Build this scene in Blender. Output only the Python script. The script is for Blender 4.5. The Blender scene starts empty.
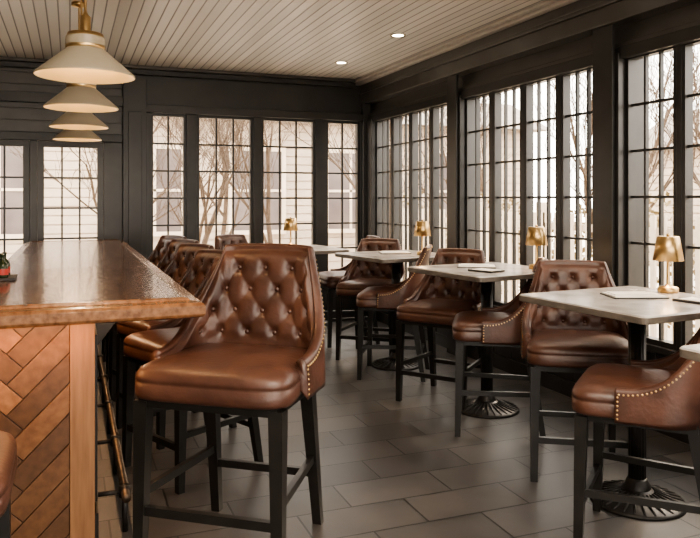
import bpy, math, random
from mathutils import Vector, Matrix
random.seed(7)
S=bpy.context.scene
COL=S.collection
H=1.65

# ------------------------------------------------------------ materials
def nt(name):
    m=bpy.data.materials.new(name); m.use_nodes=True
    return m, m.node_tree, m.node_tree.nodes['Principled BSDF']
def mat(name,c1,c2=None,rough=.5,metal=0,scale=8,bump=0,bscale=60,stretch=(1,1,1),coat=0,emis=None,estr=0,rvar=0,spec=None,detail=4):
    m,t,b=nt(name); N=t.nodes; L=t.links
    b.inputs['Roughness'].default_value=rough; b.inputs['Metallic'].default_value=metal
    b.inputs['Coat Weight'].default_value=coat
    if spec is not None: b.inputs['Specular IOR Level'].default_value=spec
    tc=N.new('ShaderNodeTexCoord'); mp=N.new('ShaderNodeMapping'); mp.inputs['Scale'].default_value=stretch
    L.new(tc.outputs['Object'],mp.inputs['Vector'])
    no=N.new('ShaderNodeTexNoise'); no.inputs['Scale'].default_value=scale; no.inputs['Detail'].default_value=detail
    L.new(mp.outputs[0],no.inputs['Vector'])
    cr=N.new('ShaderNodeValToRGB'); cr.color_ramp.elements[0].position=.32; cr.color_ramp.elements[1].position=.68
    c2=c2 or tuple(min(1,x*1.15) for x in c1)
    cr.color_ramp.elements[0].color=(*c1,1); cr.color_ramp.elements[1].color=(*c2,1)
    L.new(no.outputs['Fac'],cr.inputs['Fac']); L.new(cr.outputs[0],b.inputs['Base Color'])
    if rvar:
        mr=N.new('ShaderNodeMapRange'); mr.inputs['To Min'].default_value=rough-rvar; mr.inputs['To Max'].default_value=rough+rvar
        L.new(no.outputs['Fac'],mr.inputs['Value']); L.new(mr.outputs[0],b.inputs['Roughness'])
    if bump:
        n2=N.new('ShaderNodeTexNoise'); n2.inputs['Scale'].default_value=bscale; n2.inputs['Detail'].default_value=3
        L.new(mp.outputs[0],n2.inputs['Vector'])
        bp=N.new('ShaderNodeBump'); bp.inputs['Strength'].default_value=bump; bp.inputs['Distance'].default_value=.01
        L.new(n2.outputs['Fac'],bp.inputs['Height']); L.new(bp.outputs[0],b.inputs['Normal'])
    if emis:
        b.inputs['Emission Color'].default_value=(*emis,1); b.inputs['Emission Strength'].default_value=estr
    return m

M_leather=mat('brown_leather',(.044,.0170,.0108),(.108,.045,.028),rough=.40,scale=7,bump=.18,bscale=45,rvar=.08,spec=.6,detail=6)
M_black=mat('black_lacquer_wood',(.009,.008,.007),(.016,.014,.012),rough=.38,scale=12)
M_nail=mat('brass_nail',(.62,.44,.22),rough=.3,metal=1)
M_brass=mat('brushed_brass',(.55,.37,.17),(.66,.47,.24),rough=.32,metal=1,scale=20)
M_bronze=mat('dark_bronze',(.10,.075,.055),(.16,.12,.09),rough=.35,metal=.8,scale=20)
M_paint=mat('charcoal_paint',(.017,.0155,.0145),(.026,.024,.022),rough=.38,scale=5)
M_paint2=mat('slate_paint',(.052,.047,.042),(.068,.062,.056),rough=.34,scale=4)
M_trim=mat('taupe_trim',(.46,.42,.38),(.52,.48,.43),rough=.4,scale=5)
M_iron=mat('cast_iron',(.022,.019,.017),(.035,.031,.028),rough=.42,metal=.4,scale=30)
M_tabletop=mat('gray_stone_top',(.27,.25,.23),(.44,.41,.38),rough=.25,scale=6,bump=.03,rvar=.05)
M_tableedge=mat('worn_wood_edge',(.10,.085,.072),(.17,.145,.12),rough=.4,scale=14,stretch=(1,1,3))
M_cream=mat('cream_enamel',(.36,.305,.22),(.42,.36,.27),rough=.35,scale=3)
M_goldin=mat('gold_shade_lining',(.60,.40,.16),(.68,.47,.2),rough=.4,metal=.7,scale=5,emis=(1,.66,.3),estr=.12)
M_bulb=mat('warm_bulb',(1,.9,.7),rough=.4,emis=(1,.75,.45),estr=4)
M_down=mat('downlight_lens',(1,.9,.75),rough=.4,emis=(1,.82,.6),estr=12)
M_barwood=mat('oak_trim',(.14,.062,.028),(.27,.13,.060),rough=.24,scale=5,stretch=(6,.8,6),coat=.3)
M_post=mat('oak_post',(.17,.080,.036),(.27,.138,.065),rough=.45,scale=4,stretch=(8,8,.7))
M_planks=[mat('oak_plank_%d'%i,tuple(x*k for x in (.20,.088,.037)),tuple(x*k for x in (.32,.155,.07)),rough=.42,scale=9,stretch=(3,3,3)) for i,k in enumerate((.34,.62,.9,.46))]
M_paper=mat('menu_paper',(.75,.71,.64),rough=.6)
M_menucover=mat('menu_cover',(.03,.025,.022),rough=.5)
M_red=mat('red_label',(.35,.03,.02),rough=.4)
M_glassg=mat('bottle_glass',(.02,.03,.012),rough=.1)
M_ground=mat('pale_gravel',(.60,.54,.46),(.70,.63,.54),rough=.9,scale=3)
M_facade=mat('facade_cream',(.42,.345,.275),(.52,.43,.345),rough=.8,scale=1.5)
M_facwin=mat('facade_window',(.10,.08,.08),(.17,.14,.13),rough=.3,scale=1)
M_fence=mat('white_fence',(.60,.50,.39),(.72,.61,.49),rough=.7,scale=3)
M_bark=mat('tree_bark',(.075,.052,.036),(.13,.09,.062),rough=.9,scale=10)
M_leaf=mat('dry_foliage',(.13,.10,.045),(.27,.20,.10),rough=.8,scale=6)
M_roof=mat('shingle_roof',(.20,.17,.15),(.30,.26,.23),rough=.9,scale=10)
M_wallp=mat('warm_plaster',(.30,.26,.22),(.33,.29,.25),rough=.7,scale=2)

def bartop_mat():
    m,t,b=nt('bar_top_lacquered_wood'); N=t.nodes; L=t.links
    tc=N.new('ShaderNodeTexCoord'); mp=N.new('ShaderNodeMapping'); mp.inputs['Scale'].default_value=(2.2,.28,1)
    L.new(tc.outputs['Object'],mp.inputs['Vector'])
    no=N.new('ShaderNodeTexNoise'); no.inputs['Scale'].default_value=9; no.inputs['Detail'].default_value=8; no.inputs['Distortion'].default_value=.8
    L.new(mp.outputs[0],no.inputs['Vector'])
    cr=N.new('ShaderNodeValToRGB'); e=cr.color_ramp.elements
    e[0].position=.30; e[0].color=(.045,.020,.012,1); e[1].position=.70; e[1].color=(.20,.098,.050,1)
    L.new(no.outputs['Fac'],cr.inputs['Fac']); L.new(cr.outputs[0],b.inputs['Base Color'])
    n2=N.new('ShaderNodeTexNoise'); n2.inputs['Scale'].default_value=24; n2.inputs['Detail'].default_value=4
    L.new(tc.outputs['Object'],n2.inputs['Vector'])
    bp2=N.new('ShaderNodeBump'); bp2.inputs['Strength'].default_value=.7; bp2.inputs['Distance'].default_value=.01
    L.new(n2.outputs['Fac'],bp2.inputs['Height']); L.new(bp2.outputs[0],b.inputs['Normal'])
    b.inputs['Roughness'].default_value=.16; b.inputs['Coat Weight'].default_value=.25; b.inputs['Coat Roughness'].default_value=.06
    return m
M_bartop=bartop_mat()
def floor_mat():
    m,t,b=nt('slate_floor_tiles'); N=t.nodes; L=t.links
    tc=N.new('ShaderNodeTexCoord'); mp=N.new('ShaderNodeMapping')
    mp.inputs['Location'].default_value=(.12,.07,0)
    L.new(tc.outputs['Object'],mp.inputs['Vector'])
    br=N.new('ShaderNodeTexBrick'); br.inputs['Scale'].default_value=1
    br.inputs['Brick Width'].default_value=.61; br.inputs['Row Height'].default_value=.305
    br.inputs['Mortar Size'].default_value=.006; br.inputs['Mortar Smooth'].default_value=.2
    br.inputs['Color1'].default_value=(.046,.042,.040,1); br.inputs['Color2'].default_value=(.078,.071,.067,1)
    br.inputs['Mortar'].default_value=(.012,.011,.010,1)
    L.new(mp.outputs[0],br.inputs['Vector'])
    no=N.new('ShaderNodeTexNoise'); no.inputs['Scale'].default_value=4; no.inputs['Detail'].default_value=5
    L.new(tc.outputs['Object'],no.inputs['Vector'])
    mr0=N.new('ShaderNodeMapRange'); mr0.inputs['From Min'].default_value=.3; mr0.inputs['From Max'].default_value=.7; mr0.inputs['To Min'].default_value=.78; mr0.inputs['To Max'].default_value=1.2
    L.new(no.outputs['Fac'],mr0.inputs['Value'])
    mx=N.new('ShaderNodeMixRGB'); mx.blend_type='MULTIPLY'; mx.inputs['Fac'].default_value=1
    L.new(br.outputs['Color'],mx.inputs['Color1']); L.new(mr0.outputs[0],mx.inputs['Color2'])
    L.new(mx.outputs[0],b.inputs['Base Color'])
    mr=N.new('ShaderNodeMapRange'); mr.inputs['To Min'].default_value=.28; mr.inputs['To Max'].default_value=.44
    L.new(no.outputs['Fac'],mr.inputs['Value']); L.new(mr.outputs[0],b.inputs['Roughness'])
    bp=N.new('ShaderNodeBump'); bp.invert=True; bp.inputs['Strength'].default_value=.5; bp.inputs['Distance'].default_value=.003
    L.new(br.outputs['Fac'],bp.inputs['Height'])
    L.new(bp.outputs[0],b.inputs['Normal'])
    return m
def plank_ceiling_mat():
    m,t,b=nt('painted_beadboard'); N=t.nodes; L=t.links
    tc=N.new('ShaderNodeTexCoord'); sx=N.new('ShaderNodeSeparateXYZ'); L.new(tc.outputs['Object'],sx.inputs[0])
    d=N.new('ShaderNodeMath'); d.operation='DIVIDE'; d.inputs[1].default_value=.095; L.new(sx.outputs['X'],d.inputs[0])
    fr=N.new('ShaderNodeMath'); fr.operation='FRACT'; L.new(d.outputs[0],fr.inputs[0])
    a=N.new('ShaderNodeMath'); a.operation='SUBTRACT'; a.inputs[1].default_value=.5; L.new(fr.outputs[0],a.inputs[0])
    ab=N.new('ShaderNodeMath'); ab.operation='ABSOLUTE'; L.new(a.outputs[0],ab.inputs[0])
    cr=N.new('ShaderNodeValToRGB'); e=cr.color_ramp.elements
    e[0].position=.40; e[0].color=(.66,.62,.575,1); e[1].position=.475; e[1].color=(.13,.117,.105,1)
    L.new(ab.outputs[0],cr.inputs['Fac'])
    fl=N.new('ShaderNodeMath'); fl.operation='FLOOR'; L.new(d.outputs[0],fl.inputs[0])
    wn=N.new('ShaderNodeTexWhiteNoise'); wn.noise_dimensions='1D'; L.new(fl.outputs[0],wn.inputs['W'])
    mr=N.new('ShaderNodeMapRange'); mr.inputs['To Min'].default_value=.82; mr.inputs['To Max'].default_value=1.08
    L.new(wn.outputs['Value'],mr.inputs['Value'])
    mx=N.new('ShaderNodeMixRGB'); mx.blend_type='MULTIPLY'; mx.inputs['Fac'].default_value=1
    L.new(cr.outputs[0],mx.inputs['Color1']); L.new(mr.outputs[0],mx.inputs['Color2'])
    L.new(mx.outputs[0],b.inputs['Base Color'])
    bp=N.new('ShaderNodeBump'); bp.inputs['Strength'].default_value=.8; bp.inputs['Distance'].default_value=.006
    L.new(cr.outputs[0],bp.inputs['Height'])
    L.new(bp.outputs[0],b.inputs['Normal']); b.inputs['Roughness'].default_value=.35
    return m

# ------------------------------------------------------------ mesh builder
class MB:
    def __init__(s): s.v=[];s.f=[];s.m=[];s.mats=[];s.sm=[]
    def mi(s,m):
        if m not in s.mats: s.mats.append(m)
        return s.mats.index(m)
    def add(s,vs,fs,m,smooth=False):
        o=len(s.v); s.v+= [tuple(p) for p in vs]; k=s.mi(m)
        for f in fs: s.f.append(tuple(i+o for i in f)); s.m.append(k); s.sm.append(smooth)
    def box(s,x0,x1,y0,y1,z0,z1,m):
        vs=[(x,y,z) for z in (z0,z1) for y in (y0,y1) for x in (x0,x1)]
        s.add(vs,[(0,2,3,1),(4,5,7,6),(0,1,5,4),(2,6,7,3),(0,4,6,2),(1,3,7,5)],m)
    def hexa(s,bot,top,m):
        s.add(list(bot)+list(top),[(3,2,1,0),(4,5,6,7),(0,1,5,4),(1,2,6,5),(2,3,7,6),(3,0,4,7)],m)
    def leg(s,p0,p1,w0,w1,m):
        def sq(p,w): h=w/2; return [(p[0]-h,p[1]-h,p[2]),(p[0]+h,p[1]-h,p[2]),(p[0]+h,p[1]+h,p[2]),(p[0]-h,p[1]+h,p[2])]
        s.hexa(sq(p0,w0),sq(p1,w1),m)
    def bar(s,p0,p1,w,h,m):
        p0=Vector(p0);p1=Vector(p1);d=(p1-p0).normalized(); r=d.cross(Vector((0,0,1))).normalized()*w/2; u=Vector((0,0,h/2))
        s.hexa([p0-r-u,p0+r-u,p1+r-u,p1-r-u],[p0-r+u,p0+r+u,p1+r+u,p1-r+u],m)
    def lathe(s,prof,m,c=(0,0,0),n=32,flute=None,cap=True):
        vs=[];fs=[]
        for i,(r,z) in enumerate(prof):
            for k in range(n):
                a=2*math.pi*k/n; rr=r
                if flute: rr=flute(i,r,a)
                vs.append((c[0]+rr*math.cos(a),c[1]+rr*math.sin(a),c[2]+z))
        for i in range(len(prof)-1):
            for k in range(n):
                k2=(k+1)%n; fs.append((i*n+k,i*n+k2,(i+1)*n+k2,(i+1)*n+k))
        if cap:
            fs.append(tuple(range(n))[::-1]); fs.append(tuple((len(prof)-1)*n+k for k in range(n)))
        s.add(vs,fs,m,True)
    def tube(s,p0,p1,r,m,n=12):
        p0=Vector(p0);p1=Vector(p1);d=(p1-p0).normalized()
        a=d.cross(Vector((0,0,1))); 
        if a.length<1e-3: a=Vector((1,0,0))
        a.normalize(); b=d.cross(a); vs=[]
        for p in (p0,p1):
            for k in range(n):
                t=2*math.pi*k/n; vs.append(p+a*r*math.cos(t)+b*r*math.sin(t))
        fs=[(k,(k+1)%n,n+(k+1)%n,n+k) for k in range(n)]+[tuple(range(n))[::-1],tuple(range(n,2*n))]
        s.add(vs,fs,m,True)
    def dome(s,c,nrm,r,h,m,n=6):
        nrm=Vector(nrm).normalized(); a=nrm.cross(Vector((.3,.2,1))).normalized(); b=nrm.cross(a); c=Vector(c); vs=[];fs=[]
        for rr,hh in ((1,0),(.7,.7)):
            for k in range(n):
                t=2*math.pi*k/n; vs.append(c+(a*math.cos(t)+b*math.sin(t))*r*rr+nrm*h*hh)
        vs.append(c+nrm*h)
        for k in range(n):
            k2=(k+1)%n; fs+=[(k,k2,n+k2,n+k),(n+k,n+k2,2*n)]
        s.add(vs,fs,m,True)
    def rings(s,rings,m,smooth=True,captop=True,capbot=True):
        n=len(rings[0]); vs=[p for r in rings for p in r]; fs=[]
        for i in range(len(rings)-1):
            for k in range(n):
                k2=(k+1)%n; fs.append((i*n+k,i*n+k2,(i+1)*n+k2,(i+1)*n+k))
        if capbot: fs.append(tuple(range(n))[::-1])
        if captop: fs.append(tuple((len(rings)-1)*n+k for k in range(n)))
        s.add(vs,fs,m,smooth)
    def mesh(s,name):
        me=bpy.data.meshes.new(name); me.from_pydata(s.v,[],s.f)
        for m in s.mats: me.materials.append(m)
        me.polygons.foreach_set('material_index',s.m); me.polygons.foreach_set('use_smooth',s.sm)
        me.update(); 
        import bmesh
        bm=bmesh.new(); bm.from_mesh(me); bmesh.ops.recalc_face_normals(bm,faces=bm.faces); bm.to_mesh(me); bm.free()
        return me
    def obj(s,name,loc=(0,0,0),rz=0,bevel=0):
        o=bpy.data.objects.new(name,s.mesh(name)); COL.objects.link(o); o.location=loc; o.rotation_euler[2]=rz
        if bevel:
            b=o.modifiers.new('bevel','BEVEL'); b.width=bevel; b.segments=2; b.limit_method='ANGLE'
        return o

def place(me,name,loc,rz=0,sc=1):
    o=bpy.data.objects.new(name,me); COL.objects.link(o); o.location=loc; o.rotation_euler[2]=rz; o.scale=(sc,sc,sc); return o

# ------------------------------------------------------------ room dims
XR=3.9; YB=9.26; ZC=3.28; XL=-3.6; YF=-3.2; Z0=.60; Z1=2.72; T=.16
mb=MB(); mb.box(XL-.2,XR+T,YF-.2,YB+T,-.12,0,floor_mat()); mb.obj('floor')
mb=MB(); mb.box(XL-.2,XR+T,YF-.2,YB+T,ZC,ZC+.12,plank_ceiling_mat()); mb.obj('ceiling')

def window(name,axis,plane,a0,a1,z0,z1,cols,rows,fr=.035,mu=.020):
    mb=MB()
    def bx(u0,u1,w0,w1,t0,t1):
        if axis=='y': mb.box(plane+t0,plane+t1,u0,u1,w0,w1,M_paint)
        else: mb.box(u0,u1,plane+t0,plane+t1,w0,w1,M_paint)
    bx(a0,a0+fr,z0,z1,-.02,.05); bx(a1-fr,a1,z0,z1,-.02,.05); bx(a0+fr,a1-fr,z0,z0+fr*1.3,-.02,.05); bx(a0+fr,a1-fr,z1-fr,z1,-.02,.05)
    for i in range(1,cols):
        c=a0+fr+(a1-a0-2*fr)*i/cols; bx(c-mu/2,c+mu/2,z0+fr,z1-fr,0,.03)
    for j in range(1,rows):
        c=z0+fr+(z1-z0-2*fr)*j/rows; bx(a0+fr,a1-fr,c-mu/2,c+mu/2,.003,.027)
    return mb.obj(name)
wi=[0]
def W(*a,**k):
    wi[0]+=1; return window('window_%d'%wi[0],*a,**k)
def portal(loc,rot,sx,sy):
    l=bpy.data.lights.new('window_portal','AREA'); l.shape='RECTANGLE'; l.size=sx; l.size_y=sy; l.cycles.is_portal=True
    o=bpy.data.objects.new('window_portal',l); COL.objects.link(o); o.location=loc; o.rotation_euler=rot

# right wall
mb=MB()
mb.box(XR,XR+T,YF,YB+T,0,Z0,M_paint); mb.box(XR,XR+T,YF,YB+T,Z1,ZC,M_paint2)
mb.box(XR-.05,XR+.03,YF,YB,Z0-.035,Z0+.01,M_paint)
for y in [YF+.3*i for i in range(42)]:
    mb.box(XR-.008,XR+.002,y,y+.28,.14,Z0-.05,M_paint)
groups=[(6.88,9.0),(4.56,6.62),(2.20,4.28),(-.10,1.94),(-2.4,-.36)]
for (a,b) in groups:
    n=4; g=.045; w=(b-a-g*(n-1))/n
    for i in range(n):
        y0=a+i*(w+g); W('y',XR,y0,y0+w,Z0+.01,Z1,3,6,fr=.03,mu=.019)
        if i<n-1: mb.box(XR-.025,XR+.08,y0+w,y0+w+g,Z0,Z1,M_paint)
    portal((XR+.1,(a+b)/2,(Z0+Z1)/2),(0,math.radians(90),0),Z1-Z0,b-a)
prev=YB
for (a,b) in groups:
    mb.box(XR-.09,XR+T,b,prev,0,Z1+.02,M_paint)
    if prev!=YB: mb.box(XR-.12,XR-.09,b+.03,prev-.03,0,2.96,M_paint)
    prev=a
mb.box(XR,XR+T,YF,prev,0,Z1,M_paint)
mb.obj('wall_right',bevel=.004)
mb=MB()
mb.box(XR-.07,XR,YF,YB,Z1-.02,Z1+.07,M_paint)
mb.box(XR-.045,XR,YF,YB,Z1+.07,Z1+.11,M_paint2)
mb.obj('trim_1',bevel=.006)
mb=MB()
mb.box(XR-.15,XR,YF,YB,2.96,3.10,M_paint2); mb.box(XR-.17,XR,YF,YB,3.10,3.135,M_paint2)
mb.box(XR-.16,XR,YF,YB,3.135,ZC-.06,M_paint2); mb.box(XR-.22,XR,YF,YB,ZC-.06,ZC-.028,M_trim); mb.box(XR-.27,XR,YF,YB,ZC-.028,ZC,M_trim)
mb.obj('trim_2',bevel=.008)

# back wall
mb=MB()
wins=[(.93,1.37,2),(1.50,2.23,3),(2.34,3.09,3),(3.24,3.74,2)]
mb.box(.60,XR,YB,YB+T,0,Z0,M_paint); mb.box(.60,XR,YB,YB+T,Z1,ZC,M_paint)
ed=.60
for a,b,c in wins:
    mb.box(ed,a,YB-.04,YB+T,Z0,Z1,M_paint); W('x',YB,a,b,Z0,Z1,c,6,mu=.022); ed=b
mb.box(ed,XR,YB-.04,YB+T,Z0,Z1,M_paint)
mb.box(.60,.88,YB-.12,YB,0,ZC-.12,M_paint)
mb.box(.66,.82,YB-.14,YB-.12,.2,Z1,M_paint)
mb.box(XR-.14,XR-.03,YB-.1,YB,0,ZC,M_paint)
mb.box(.88,XR,YB-.06,YB,Z0-.05,Z0,M_paint)
DT=2.34
mb.box(XL,.60,YB,YB+T,DT,ZC,M_paint2)
for i in range(6):
    z=DT+.10+i*.14; mb.box(XL,.60,YB-.015,YB,z,z+.13,M_paint2)
mb.box(XL,.60,YB-.07,YB,DT,DT+.09,M_paint); mb.box(XL,.60,YB-.10,YB,2.78,2.9,M_paint)
doors=[(-.36,.38),(-1.18,-.44),(-2.2,-1.46)]
mb.box(.38,.60,YB-.04,YB+T,0,DT,M_paint); mb.box(-.44,-.36,YB-.03,YB+T,0,DT,M_paint)
mb.box(-1.46,-1.18,YB-.04,YB+T,0,DT,M_paint); mb.box(XL,-2.2,YB,YB+T,0,DT,M_paint)
mb.obj('wall_back',bevel=.004)
for i,(a,b) in enumerate(doors):
    o=window('door_%d'%(i+1),'x',YB,a+.003,b-.003,.02,DT-.004,3,6,fr=.07,mu=.022)
    m2=MB(); m2.box(a+.07,b-.07,YB,YB+.04,.06,.55,M_paint); m2.tube((b-.04,YB-.05,.95),(b-.04,YB-.05,1.1),.012,M_brass); m2.tube((b-.04,YB-.055,.97),(b-.04,YB,.97),.008,M_brass)
    c=m2.obj('door_panel'); c.parent=o
portal((2.3,YB+.1,(Z0+Z1)/2),(math.radians(-90),0,0),2.9,Z1-Z0)
portal((-.4,YB+.1,1.4),(math.radians(-90),0,0),1.6,1.9)
mb=MB(); mb.box(XL,XR-.28,YB-.10,YB,ZC-.10,ZC-.04,M_paint); mb.box(XL,XR-.28,YB-.16,YB,ZC-.04,ZC,M_paint2)
mb.box(.60,XR-.1,YB-.09,YB,Z1-.0,Z1+.10,M_paint); mb.obj('trim_3',bevel=.006)
mb=MB(); mb.box(XR-.02,XR,YF,YB,0,.13,M_paint); mb.obj('baseboard_right')
mb=MB(); mb.box(.88,XR-.14,YB-.02,YB,0,.13,M_paint); mb.obj('baseboard_back')
mb=MB(); mb.box(XL-.2,XL,YF,YB+T,0,ZC,M_wallp); mb.obj('wall_left')
mb=MB(); mb.box(XL,XR,YF-.2,YF,0,.6,M_paint); mb.box(XL,XR,YF-.2,YF,2.8,ZC,M_paint)
for a in (XL,-1.75,.1,1.95,3.6): mb.box(a,a+.3,YF-.2,YF,.6,2.8,M_paint)
mb.obj('wall_front')
for a,b in ((-3.3,-1.75),(-1.45,.1),(.4,1.95),(2.25,3.6)):
    W('x',YF-.05,a,b,.6,2.8,4,5)
portal((0,YF-.1,1.7),(math.radians(90),0,0),6.8,2.2)

def downlight(x,y):
    mb=MB(); mb.lathe([(.075,-.008),(.08,0),(.055,0),(.055,-.004)],M_cream,n=24,cap=False); mb.lathe([(.055,-.003),(.0,-.003)],M_down,n=24,cap=False)
    mb.obj('ceiling_downlight',(x,y,ZC-.001))
    l=bpy.data.lights.new('downlight_lamp','SPOT'); l.energy=25; l.spot_size=math.radians(100); l.spot_blend=.8; l.color=(1,.8,.6); l.shadow_soft_size=.05
    o=bpy.data.objects.new('downlight_lamp',l); COL.objects.link(o); o.location=(x,y,ZC-.03)
for p in ((3.04,6.5),(3.02,8.05),(3.0,4.6),(.1,2.2),(3.0,2.9),(1.7,1.2)): downlight(*p)

# ------------------------------------------------------------ stool
def smooth(t): t=max(0,min(1,t)); return t*t*(3-2*t)
def stool_mesh():
    mb=MB()
    n=56
    def outline(ins,z):
        pts=[]
        for k in range(n):
            a=2*math.pi*k/n; ca,sa=math.cos(a),math.sin(a); e=.34
            x=math.copysign(abs(ca)**e,ca); y=math.copysign(abs(sa)**e,sa)
            hw=(.298 if y>0 else .298+.030*min(1,-y*1.3))-ins; hd=.285-ins
            pts.append((x*hw,y*hd-.025,z))
        return pts
    prof=[(.02,.662),(.004,.668),(0,.682),(0,.726),(.006,.731),(.0,.737),(.002,.752),(.012,.770),(.035,.785),(.08,.796),(.14,.803),(.22,.806)]
    mb.rings([outline(i,z) for i,z in prof],M_leather)
    mb.box(-.28,.28,-.275,.235,.632,.672,M_black)
    R=.18;Wd=.338;yb=.275;yf=-.10
    sA=yb-R-yf; arc=R*math.pi/2; sB=Wd-R; HL=sA+arc+sB
    def plan(u):
        s=abs(u)
        if s<sB: x,y,nx,ny=s,yb,0,-1
        elif s<sB+arc:
            a=(s-sB)/R; x=sB+R*math.sin(a); y=yb-R+R*math.cos(a); nx,ny=-math.sin(a),-math.cos(a)
        else: x,y,nx,ny=Wd,yb-R-(s-sB-arc),-1,0
        if u<0: x=-x; nx=-nx
        return x,y,nx,ny
    top0=1.222; u0=.240
    def topz(u):
        s=abs(u)
        c=.008*(s/u0)**2
        if s<u0-.025: return top0-c
        t=max(0,(s-u0)/(HL-u0))
        base=.81+(top0-.008-.81)*((1-t)**2.8)
        k=smooth((s-(u0-.025))/.05)
        return (top0-c)*(1-k)+base*k if s<u0+.025 else base
    def pos(u,z,off):
        x,y,nx,ny=plan(u)
        k=max(0,(z-.70)/.53); wgt=max(0,(y+.10)/.375)
        yy=y+.10*(k**1.2)*wgt
        xx=x*(1-.10*k)
        return Vector((xx+nx*off, yy+ny*off, z))
    a_=.135;b_=.185;zb=.93
    def puff(u,z):
        v=z-zb; p=u/a_+v/b_; q=u/a_-v/b_
        pi_,qi=round(p),round(q)
        du=a_*(pi_+qi)/2-u; dv=b_*(pi_-qi)/2-v; r2=du*du+dv*dv
        dent=math.exp(-r2/(.022**2))
        cre=1-abs(math.sin(math.pi*p)*math.sin(math.pi*q))**.3
        pf=1-.55*dent-.34*cre*math.exp(-r2/(.065**2))-.06*cre
        fade=smooth((.40-abs(u))/.10)*smooth((topz(u)-.03-z)/.05)*smooth((z-.80)/.05)
        return pf*fade + (1-fade)*.66
    th=.045; M=170; NI=50; NO=10; rings=[]
    for i in range(M+1):
        u=-HL+2*HL*i/M; tz=topz(u); sec=[]
        r=th/2
        for j in range(NO): 
            z=.657+(tz-r-.657)*j/(NO-1); sec.append(pos(u,z,0))
        for j in range(1,7):
            a=math.pi*j/7; sec.append(pos(u,tz-r+r*math.sin(a),r-r*math.cos(a)))
        for j in range(NI):
            z=tz-r+(.72-(tz-r))*j/(NI-1); sec.append(pos(u,z,th-.010+.034*puff(u,z)*smooth((tz-r-z)/.03)))
        rings.append(sec)
    m=len(rings[0]); vs=[p for r_ in rings for p in r_]; fs=[]
    for i in range(M):
        for k in range(m):
            k2=(k+1)%m; fs.append((i*m+k,i*m+k2,(i+1)*m+k2,(i+1)*m+k))
    fs.append(tuple(range(m))); fs.append(tuple(M*m+k for k in range(m))[::-1])
    mb.add(vs,fs,M_leather,True)
    for i in range(-8,9):
        for j in range(-8,9):
            u=a_*(i+j)/2; v=b_*(i-j)/2; z=zb+v
            if abs(u)<.36 and .82<z<topz(u)-.045:
                x,y,nx,ny=plan(u); mb.dome(pos(u,z,th-.010+.034*.42),(nx,ny,.1),.010,.006,M_leather,8)
    s=.14
    while s<HL-.004:
        for sg in (-1,1):
            u=s*sg; tz=topz(u); x,y,nx,ny=plan(u)
            mb.dome(pos(u,tz-.028,-.001),(-nx,-ny,.1),.0055,.004,M_nail)
        dz=topz(s+.001)-topz(s); s+=.019/math.sqrt(1+(dz/.001)**2)
    for sg in (-1,1):
        z=.675
        while z<.78:
            mb.dome(pos(HL*sg-.012*sg,z,-.001),(sg,0,0),.0055,.004,M_nail); z+=.019
    fl=[(-.275,-.25),(.275,-.25)]; bl=[(-.225,.215),(.225,.215)]
    for x,y in fl: mb.leg((x*1.03,y-.015,0),(x,y,.655),.038,.056,M_black)
    for x,y in bl: mb.leg((x*1.08,y+.10,0),(x,y,.655),.038,.056,M_black)
    mb.bar((-.275,-.26,.235),(.275,-.26,.235),.026,.034,M_black)
    mb.bar((-.235,.272,.235),(.235,.272,.235),.024,.032,M_black)
    for sg in (-1,1): mb.bar((.278*sg,-.25,.30),(.233*sg,.262,.30),.024,.032,M_black)
    return mb.mesh('tufted_bar_stool')
STM=stool_mesh()
def stool(x,y,fx,fy,sc=1):
    rz=math.atan2(fy,fx)+math.pi/2
    place(STM,'tufted_bar_stool',(x,y,0),rz,sc)
stool(.735,3.36,-.60,-.80,1.16)
for i,(y,fx,fy) in enumerate([(4.50,-.90,-.42),(5.27,-.92,-.38),(6.04,-.88,-.45),(6.81,-.92,-.38),(7.58,-.9,-.42)]): stool(.70,y,fx,fy,1.04)
stool(-.49,2.72,1,0,1.0)
stool(2.57,2.70,-.66,.75)
stool(2.92,3.62,-.52,-.85,1.02)
stool(2.89,4.50,-.85,.53)
stool(2.89,5.28,-.80,-.60,1.0)
stool(2.84,6.20,-.85,.53)
stool(2.95,6.96,-.62,-.78,1.0)
stool(2.98,7.80,-1,.1)
stool(1.95,8.38,.4,-.9)

# ------------------------------------------------------------ tables
TZ=1.105
def table_mesh():
    mb=MB(); tz=TZ
    def sq(h,z,r=.03):
        pts=[]
        for cx,cy,a0 in ((1,1,0),(-1,1,90),(-1,-1,180),(1,-1,270)):
            for k in range(5):
                a=math.radians(a0+k*22.5); pts.append((cx*(h-r)+r*math.cos(a),cy*(h-r)+r*math.sin(a),z))
        return pts
    h=.455
    mb.rings([sq(h-.012,tz-.042),sq(h,tz-.037),sq(h,tz-.008)],M_tableedge,smooth=False,captop=False)
    mb.rings([sq(h,tz-.008),sq(h-.006,tz-.001),sq(h-.012,tz)],M_tabletop,smooth=False,capbot=False)
    mb.box(-.18,.18,-.03,.03,tz-.065,tz-.042,M_iron); mb.box(-.03,.03,-.18,.18,tz-.065,tz-.042,M_iron)
    def fl(i,r,a): return r*(1-.06*abs(math.sin(a*8)))
    mb.lathe([(.046,.10),(.046,tz-.09)],M_iron,n=96,flute=fl)
    mb.lathe([(.06,tz-.10),(.075,tz-.09),(.075,tz-.06),(.05,tz-.05)],M_iron,n=32)
    mb.lathe([(.07,.065),(.072,.08),(.062,.10),(.055,.12),(.048,.13)],M_iron,n=32)
    mb.lathe([(.25,0),(.25,.012),(.24,.02),(.18,.032),(.11,.05),(.08,.068),(.065,.08)],M_iron,n=64)
    for k in range(28):
        a=2*math.pi*k/28; c,s=math.cos(a),math.sin(a)
        mb.tube((c*.085,s*.085,.063),(c*.235,s*.235,.019),.0065,M_iron,6)
    return mb.mesh('square_pub_table')
TM=table_mesh()
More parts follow.
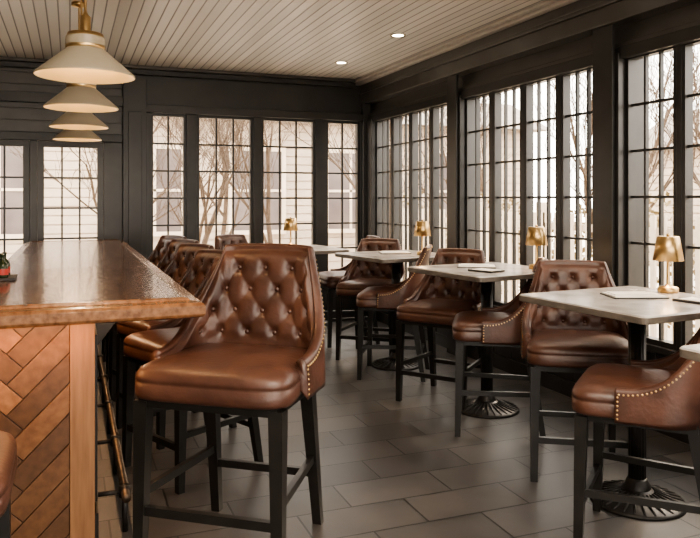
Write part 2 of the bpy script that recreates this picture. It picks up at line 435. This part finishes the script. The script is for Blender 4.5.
TABLES=[(2.58,1.63,4),(2.89,3.10,5),(3.05,4.88,9),(3.02,6.50,9),(2.34,7.68,4)]
for x,y,r in TABLES: place(TM,'square_pub_table',(x,y,0),math.radians(r))
def lamp_mesh():
    mb=MB()
    mb.lathe([(.050,0),(.052,.004),(.052,.022),(.046,.028),(.014,.034),(.009,.045),(.008,.16),(.010,.17),(.006,.23)],M_brass,n=32)
    mb.lathe([(.074,.165),(.076,.166),(.056,.288),(.050,.292),(.0,.293)],M_brass,n=40,cap=False)
    mb.lathe([(.073,.166),(.053,.287)],M_goldin,n=40,cap=False)
    mb.lathe([(.008,.293),(.010,.300),(.004,.308)],M_brass,n=16)
    mb.lathe([(.004,.185),(.018,.20),(.022,.22),(.014,.245),(.003,.255)],M_bulb,n=16)
    return mb.mesh('brass_table_lamp')
LM=lamp_mesh()
for x,y in ((3.26,3.25),(3.40,4.72),(3.22,6.32),(2.34,7.88)): 
    place(LM,'brass_table_lamp',(x,y,TZ+.0005),0,1.12)
    l=bpy.data.lights.new('table_lamp_glow','POINT'); l.energy=1.5; l.color=(1,.65,.35); l.shadow_soft_size=.03
    o=bpy.data.objects.new('table_lamp_glow',l); COL.objects.link(o); o.location=(x,y,TZ+.19)
def menu_mesh():
    mb=MB(); mb.box(-.11,.11,-.15,.15,0,.006,M_menucover); mb.box(-.105,.10,-.145,.14,.006,.012,M_paper)
    mb.box(-.05,.09,-.10,.12,.012,.016,M_paper)
    return mb.mesh('menu')
MM=menu_mesh()
def folded_mesh():
    mb=MB(); mb.box(-.08,.08,-.11,.11,0,.012,M_menucover); mb.box(-.07,.05,-.10,.08,.012,.015,M_paper); return mb.mesh('dark_menu_folder')
FM=folded_mesh()
for x,y,r in ((2.94,3.18,70),(3.04,5.02,60),(3.04,6.58,75)): place(MM,'menu',(x,y,TZ+.0005),math.radians(r))
for x,y,r in ((2.92,4.68,20),(3.10,2.87,10)): place(FM,'dark_menu_folder',(x,y,TZ+.0005),math.radians(r))
# ------------------------------------------------------------ bar
BX0,BX1,BY0,BY1,BZ=-.49,.605,3.46,8.95,1.175
mb=MB()
def rect(i,z): return [(BX0+i,BY0+i,z),(BX1-i,BY0+i,z),(BX1-i,BY1-i,z),(BX0+i,BY1-i,z)]
mb.rings([rect(.03,BZ-.095),rect(.008,BZ-.088),rect(0,BZ-.075),rect(0,BZ-.035),rect(.015,BZ-.020),rect(.065,BZ-.014),rect(.071,BZ-.004),rect(.09,BZ)],M_barwood,smooth=False,captop=False)
mb.rings([rect(.09,BZ),rect(.095,BZ-.004)],M_bartop,smooth=False,capbot=False)
bx0,bx1,by0,by1=-.46,.11,3.62,8.80; bz=BZ-.095
mb.box(bx0,bx1-.001,by0+.012,by1,0.0,bz,M_paint)
mb.box(0.0,bx1,by0-.012,by0+.09,0,bz,M_post)
mb.box(bx0-.02,bx0+.015,by0-.006,by0+.05,0,bz,M_post)
y=by0+.1
while y<by1-.1:
    y2=min(y+.55,by1); mb.box(bx1-.001,bx1+.016,y+.04,y2-.04,.16,bz-.1,M_paint); y=y2
mb.box(bx1,bx1+.02,by0+.09,by1,0,.12,M_black)
for k in range(6):
    yy=by0+.75+k*.9; mb.hexa([(bx1,yy-.03,bz-.26),(bx1+.04,yy-.03,bz-.26),(bx1+.04,yy+.03,bz-.26),(bx1,yy+.03,bz-.26)],
                             [(bx1,yy-.03,bz),(bx1+.24,yy-.03,bz),(bx1+.24,yy+.03,bz),(bx1,yy+.03,bz)],M_paint)
def clip(poly,x0,x1,z0,z1):
    for ax,val,sg in ((0,x0,1),(0,x1,-1),(1,z0,1),(1,z1,-1)):
        out=[]
        for i in range(len(poly)):
            a=poly[i];b=poly[(i+1)%len(poly)]; da=(a[ax]-val)*sg; db=(b[ax]-val)*sg
            if da>=0: out.append(a)
            if (da>=0)!=(db>=0):
                t=da/(da-db); out.append((a[0]+(b[0]-a[0])*t,a[1]+(b[1]-a[1])*t))
        poly=out
        if len(poly)<3: return None
    return poly
wp=.10; npk=4; g=.002; cs=math.cos(math.radians(45))
def addplank(x0,x1,y0,y1):
    x0,x1,y0,y1=x0*wp+g,x1*wp-g,y0*wp+g,y1*wp-g
    P=[((x-y)*cs-.20,(x+y)*cs-.4) for x,y in ((x0,y0),(x1,y0),(x1,y1),(x0,y1))]
    P=clip(P,bx0+.015,-.001,.0,bz-.001)
    if not P: return
    n=len(P); vs=[(p[0],by0,p[1]) for p in P]+[(p[0],by0+.012,p[1]) for p in P]
    fs=[tuple(range(n)),tuple(range(n,2*n))[::-1]]+[(k,(k+1)%n,n+(k+1)%n,n+k) for k in range(n)]
    mb.add(vs,fs,random.choice(M_planks))
for m_ in range(-8,9):
    for j in range(-34,35):
        addplank(j+2*npk*m_,j+2*npk*m_+npk,j,j+1)
        c=j+2*npk*m_; addplank(c,c+1,j-2*npk+1,j-npk+1)
mb.obj('bar_counter',bevel=.002)
mb=MB(); rx=.255; rz_=.20
mb.tube((rx,by0+.02,rz_),(rx,by1-.05,rz_),.022,M_bronze,16)
for k in range(7):
    yy=by0+.12+k*.80; mb.tube((rx,yy,rz_),(bx1+.018,yy,rz_),.012,M_iron,10); mb.tube((rx,yy,rz_),(rx,yy,0.0),.014,M_iron,10); mb.lathe([(.030,-.026),(.030,.026)],M_iron,c=(rx,yy,rz_),n=16)
o=mb.obj('foot_rail')
mb=MB(); mb.box(-.07,.07,-.12,.12,0,.012,M_menucover)
for dx,dy in ((0,-.07),(0.0,.07),(-.01,0)):
    mb.lathe([(.03,.012),(.032,.02),(.032,.08),(.024,.10),(.011,.115),(.011,.14),(.013,.142),(.013,.152)],M_glassg,c=(dx,dy,0),n=20)
    mb.lathe([(.0327,.03),(.0327,.065)],M_red,c=(dx,dy,0),n=20,cap=False)
mb.obj('condiment_bottle_caddy',(-.37,4.75,BZ+.0005))
def area(name,loc,rot,sx,sy,e,col,spread=None):
    l=bpy.data.lights.new(name,'AREA'); l.shape='RECTANGLE'; l.size=sx; l.size_y=sy; l.energy=e; l.color=col
    if spread: l.spread=math.radians(spread)
    o=bpy.data.objects.new(name,l); COL.objects.link(o); o.location=loc; o.rotation_euler=rot; return o
area('under_bar_led',(-.18,3.50,bz-.006),(math.radians(8),0,0),.55,.02,2.0,(1,.48,.18))
area('under_bar_led_side',(.22,6.1,bz-.008),(0,0,0),.02,4.6,10,(1,.6,.32))

# ------------------------------------------------------------ pendants
def pendant_mesh():
    mb=MB(); z=2.245
    mb.lathe([(.231,0),(.233,.003),(.231,.010),(.090,.132),(.085,.137)],M_cream,c=(0,0,z),n=64,cap=False)
    mb.lathe([(.227,.002),(.086,.128)],M_goldin,c=(0,0,z),n=64,cap=False)
    mb.lathe([(.231,0),(.227,.002)],M_cream,c=(0,0,z),n=64,cap=False)
    mb.lathe([(.0,.126),(.087,.127)],M_goldin,c=(0,0,z),n=64,cap=False)
    mb.lathe([(.087,.130),(.092,.136),(.092,.145),(.088,.19),(.082,.208),(.060,.214),(.028,.216),(.025,.224),(.025,.29),(.014,.30),(.010,.31),(.0065,.32),(.0065,ZC-z-.03)],M_brass,c=(0,0,z),n=40,cap=False)
    mb.lathe([(.0935,.148),(.090,.190)],M_cream,c=(0,0,z),n=40,cap=False)
    mb.lathe([(.010,ZC-z-.04),(.055,ZC-z-.03),(.06,ZC-z-.02),(.06,ZC-z)],M_brass,c=(0,0,z),n=32)
    mb.lathe([(.002,.055),(.025,.065),(.033,.09),(.025,.115),(.015,.127)],M_bulb,c=(0,0,z),n=20,cap=False)
    return mb.mesh('cone_pendant_lamp')
PM=pendant_mesh()
for y in (3.73,5.05,6.40,7.75):
    place(PM,'cone_pendant_lamp',(.07,y,0))
    l=bpy.data.lights.new('pendant_glow','POINT'); l.energy=5; l.color=(1,.72,.45); l.shadow_soft_size=.04
    o=bpy.data.objects.new('pendant_glow',l); COL.objects.link(o); o.location=(.07,y,2.265)

# ------------------------------------------------------------ exterior
mb=MB(); mb.box(-30,40,-25,45,-.3,-.15,M_ground); mb.obj('outdoor_ground')
mb=MB(); mb.box(-8,12,17,17.4,-.15,3.6,M_facade)
for i in range(18): mb.box(-8,12,16.97,17,-.1+i*.2,.07+i*.2,M_facade)
mb.hexa([(-8.4,16.5,3.55),(12.4,16.5,3.55),(12.4,22,3.55),(-8.4,22,3.55)],[(-8.4,18.5,4.5),(12.4,18.5,4.5),(12.4,20,4.5),(-8.4,20,4.5)],M_roof)
for x in (-5,-2.0,1.2,3.6,6.0,9.0):
    for z in (.9,):
        mb.box(x,x+1.2,16.93,16.98,z,z+1.9,M_facwin)
        mb.box(x-.1,x+1.3,16.90,16.96,z+1.9,z+2.02,M_fence); mb.box(x-.1,x+1.3,16.88,16.96,z-.1,z,M_fence)
        mb.box(x+.57,x+.63,16.9,16.96,z,z+1.9,M_fence); mb.box(x,x+1.2,16.9,16.96,z+.92,z+.98,M_fence)
        mb.box(x-.1,x,16.9,16.96,z,z+1.9,M_fence); mb.box(x+1.2,x+1.3,16.9,16.96,z,z+1.9,M_fence)
mb.obj('neighbouring_house')
mb=MB(); mb.box(15,15.4,-6,16,-.15,3.0,M_facade)
for i in range(15): mb.box(14.96,15,-6,16,-.1+i*.2,.07+i*.2,M_facade)
mb.hexa([(14.5,-6.4,2.95),(20,-6.4,2.95),(20,16.4,2.95),(14.5,16.4,2.95)],[(16.6,-6.4,4.2),(18,-6.4,4.2),(18,16.4,4.2),(16.6,16.4,4.2)],M_roof)
for y in (-3,0,3,6,9,12.5):
    mb.box(14.92,14.98,y,y+1.1,.8,2.5,M_facwin); mb.box(14.88,14.95,y-.1,y,.7,2.6,M_fence); mb.box(14.88,14.95,y+1.1,y+1.2,.7,2.6,M_fence)
    mb.box(14.88,14.95,y,y+1.1,2.5,2.6,M_fence); mb.box(14.88,14.95,y,y+1.1,.7,.8,M_fence); mb.box(14.88,14.95,y+.52,y+.58,.8,2.5,M_fence); mb.box(14.88,14.95,y,y+1.1,1.62,1.68,M_fence)
mb.obj('garden_cottage')
mb=MB()
y=-8
while y<16.3:
    mb.box(6.6,6.63,y,y+.075,-.15,1.45,M_fence); y+=.17
y=-8
while y<16.3: mb.box(6.56,6.68,y,y+.12,-.15,1.6,M_fence); y+=1.7
mb.box(6.63,6.67,-8,16.3,.3,.4,M_fence); mb.box(6.63,6.67,-8,16.3,1.2,1.3,M_fence)
mb.obj('slatted_fence')
def tree(x,y,h,seed,r0=.09):
    rnd=random.Random(seed); cu=bpy.data.curves.new('bare_tree','CURVE'); cu.dimensions='3D'; cu.bevel_depth=1; cu.bevel_resolution=1; cu.materials.append(M_bark)
    def br(p,d,L,r,dep):
        n=5; sp=cu.splines.new('POLY'); sp.points.add(n-1); q=p.copy(); pts=[]
        for i in range(n):
            sp.points[i].co=(*q,1); sp.points[i].radius=r*(1-.45*i/(n-1)); pts.append((q.copy(),d.copy(),sp.points[i].radius))
            d=(d+Vector((rnd.uniform(-.2,.2),rnd.uniform(-.2,.2),rnd.uniform(-.02,.15)))).normalized(); q=q+d*L/(n-1)
        if dep>0:
            for k in range(4 if dep>1 else 3):
                pt=pts[min(n-1,1+k)] ; dd=(pt[1]+Vector((rnd.uniform(-.9,.9),rnd.uniform(-.9,.9),rnd.uniform(0,.5)))).normalized()
                br(pt[0],dd,L*rnd.uniform(.5,.75),max(.004,pt[2]*.62),dep-1)
    br(Vector((0,0,-.15)),Vector((0,0,1)),h,r0,5)
    o=bpy.data.objects.new('bare_tree',cu); COL.objects.link(o); o.location=(x,y,0)
for i,a in enumerate(((1.9,12.2,2.4),(3.6,13.0,2.8),(.2,13.5,2.6),(5.0,11.0,2.6),(9.5,7.8,3.4),(8.6,5.0,3.2),(9.6,11.0,3.6),(8.2,6.4,2.8),(8.4,3.6,2.8),(9,14.5,3.4),(2.8,14.4,2.9),(7.6,9.2,2.6),(7.4,12.6,2.8),(11,9,3.6))): tree(*a,seed=20+i,r0=.06)
mb=MB(); rnd=random.Random(3)
for k in range(9000):
    y=rnd.uniform(-4,16); x=rnd.gauss(7.6,.22); zt=1.5+.25*math.sin(y*1.7)+.15*math.sin(y*4.1); z=rnd.uniform(-.1,zt)
    a=Vector((rnd.uniform(-1,1),rnd.uniform(-1,1),rnd.uniform(-1,1))).normalized()*.05; b=a.cross(Vector((rnd.uniform(-1,1),rnd.uniform(-1,1),rnd.uniform(-1,1)))).normalized()*.03; c=Vector((x,y,z))
    mb.add([c-a,c+b,c+a,c-b],[(0,1,2,3)],M_leaf)
mb.obj('hedge')

# ------------------------------------------------------------ light
w=bpy.data.worlds.new('World'); S.world=w; w.use_nodes=True
bg=w.node_tree.nodes['Background']; bg.inputs[0].default_value=(1,.925,.82,1); bg.inputs[1].default_value=4.6
l=bpy.data.lights.new('sun','SUN'); l.energy=3.0; l.angle=math.radians(14); l.color=(1,.80,.58)
o=bpy.data.objects.new('sun',l); COL.objects.link(o)
o.rotation_euler=Vector((-.80,-.45,-.62)).to_track_quat('-Z','Y').to_euler()
area('added_foreground_fill',(.9,.6,ZC-.06),(0,0,0),2.4,1.6,85,(1,.86,.70))  # added fill without a fixture, brightens the foreground from above
S.view_settings.exposure=1.2
try: S.view_settings.look='AgX - Medium High Contrast'
except Exception as e: print(e)

# ------------------------------------------------------------ camera
c=bpy.data.cameras.new('camera'); c.lens=36*720/700; c.sensor_width=36; c.shift_y=-.1; c.clip_end=200
o=bpy.data.objects.new('camera',c); COL.objects.link(o); o.location=(0,0,H); o.rotation_euler=(math.radians(90),0,math.radians(-21.25))
S.camera=o
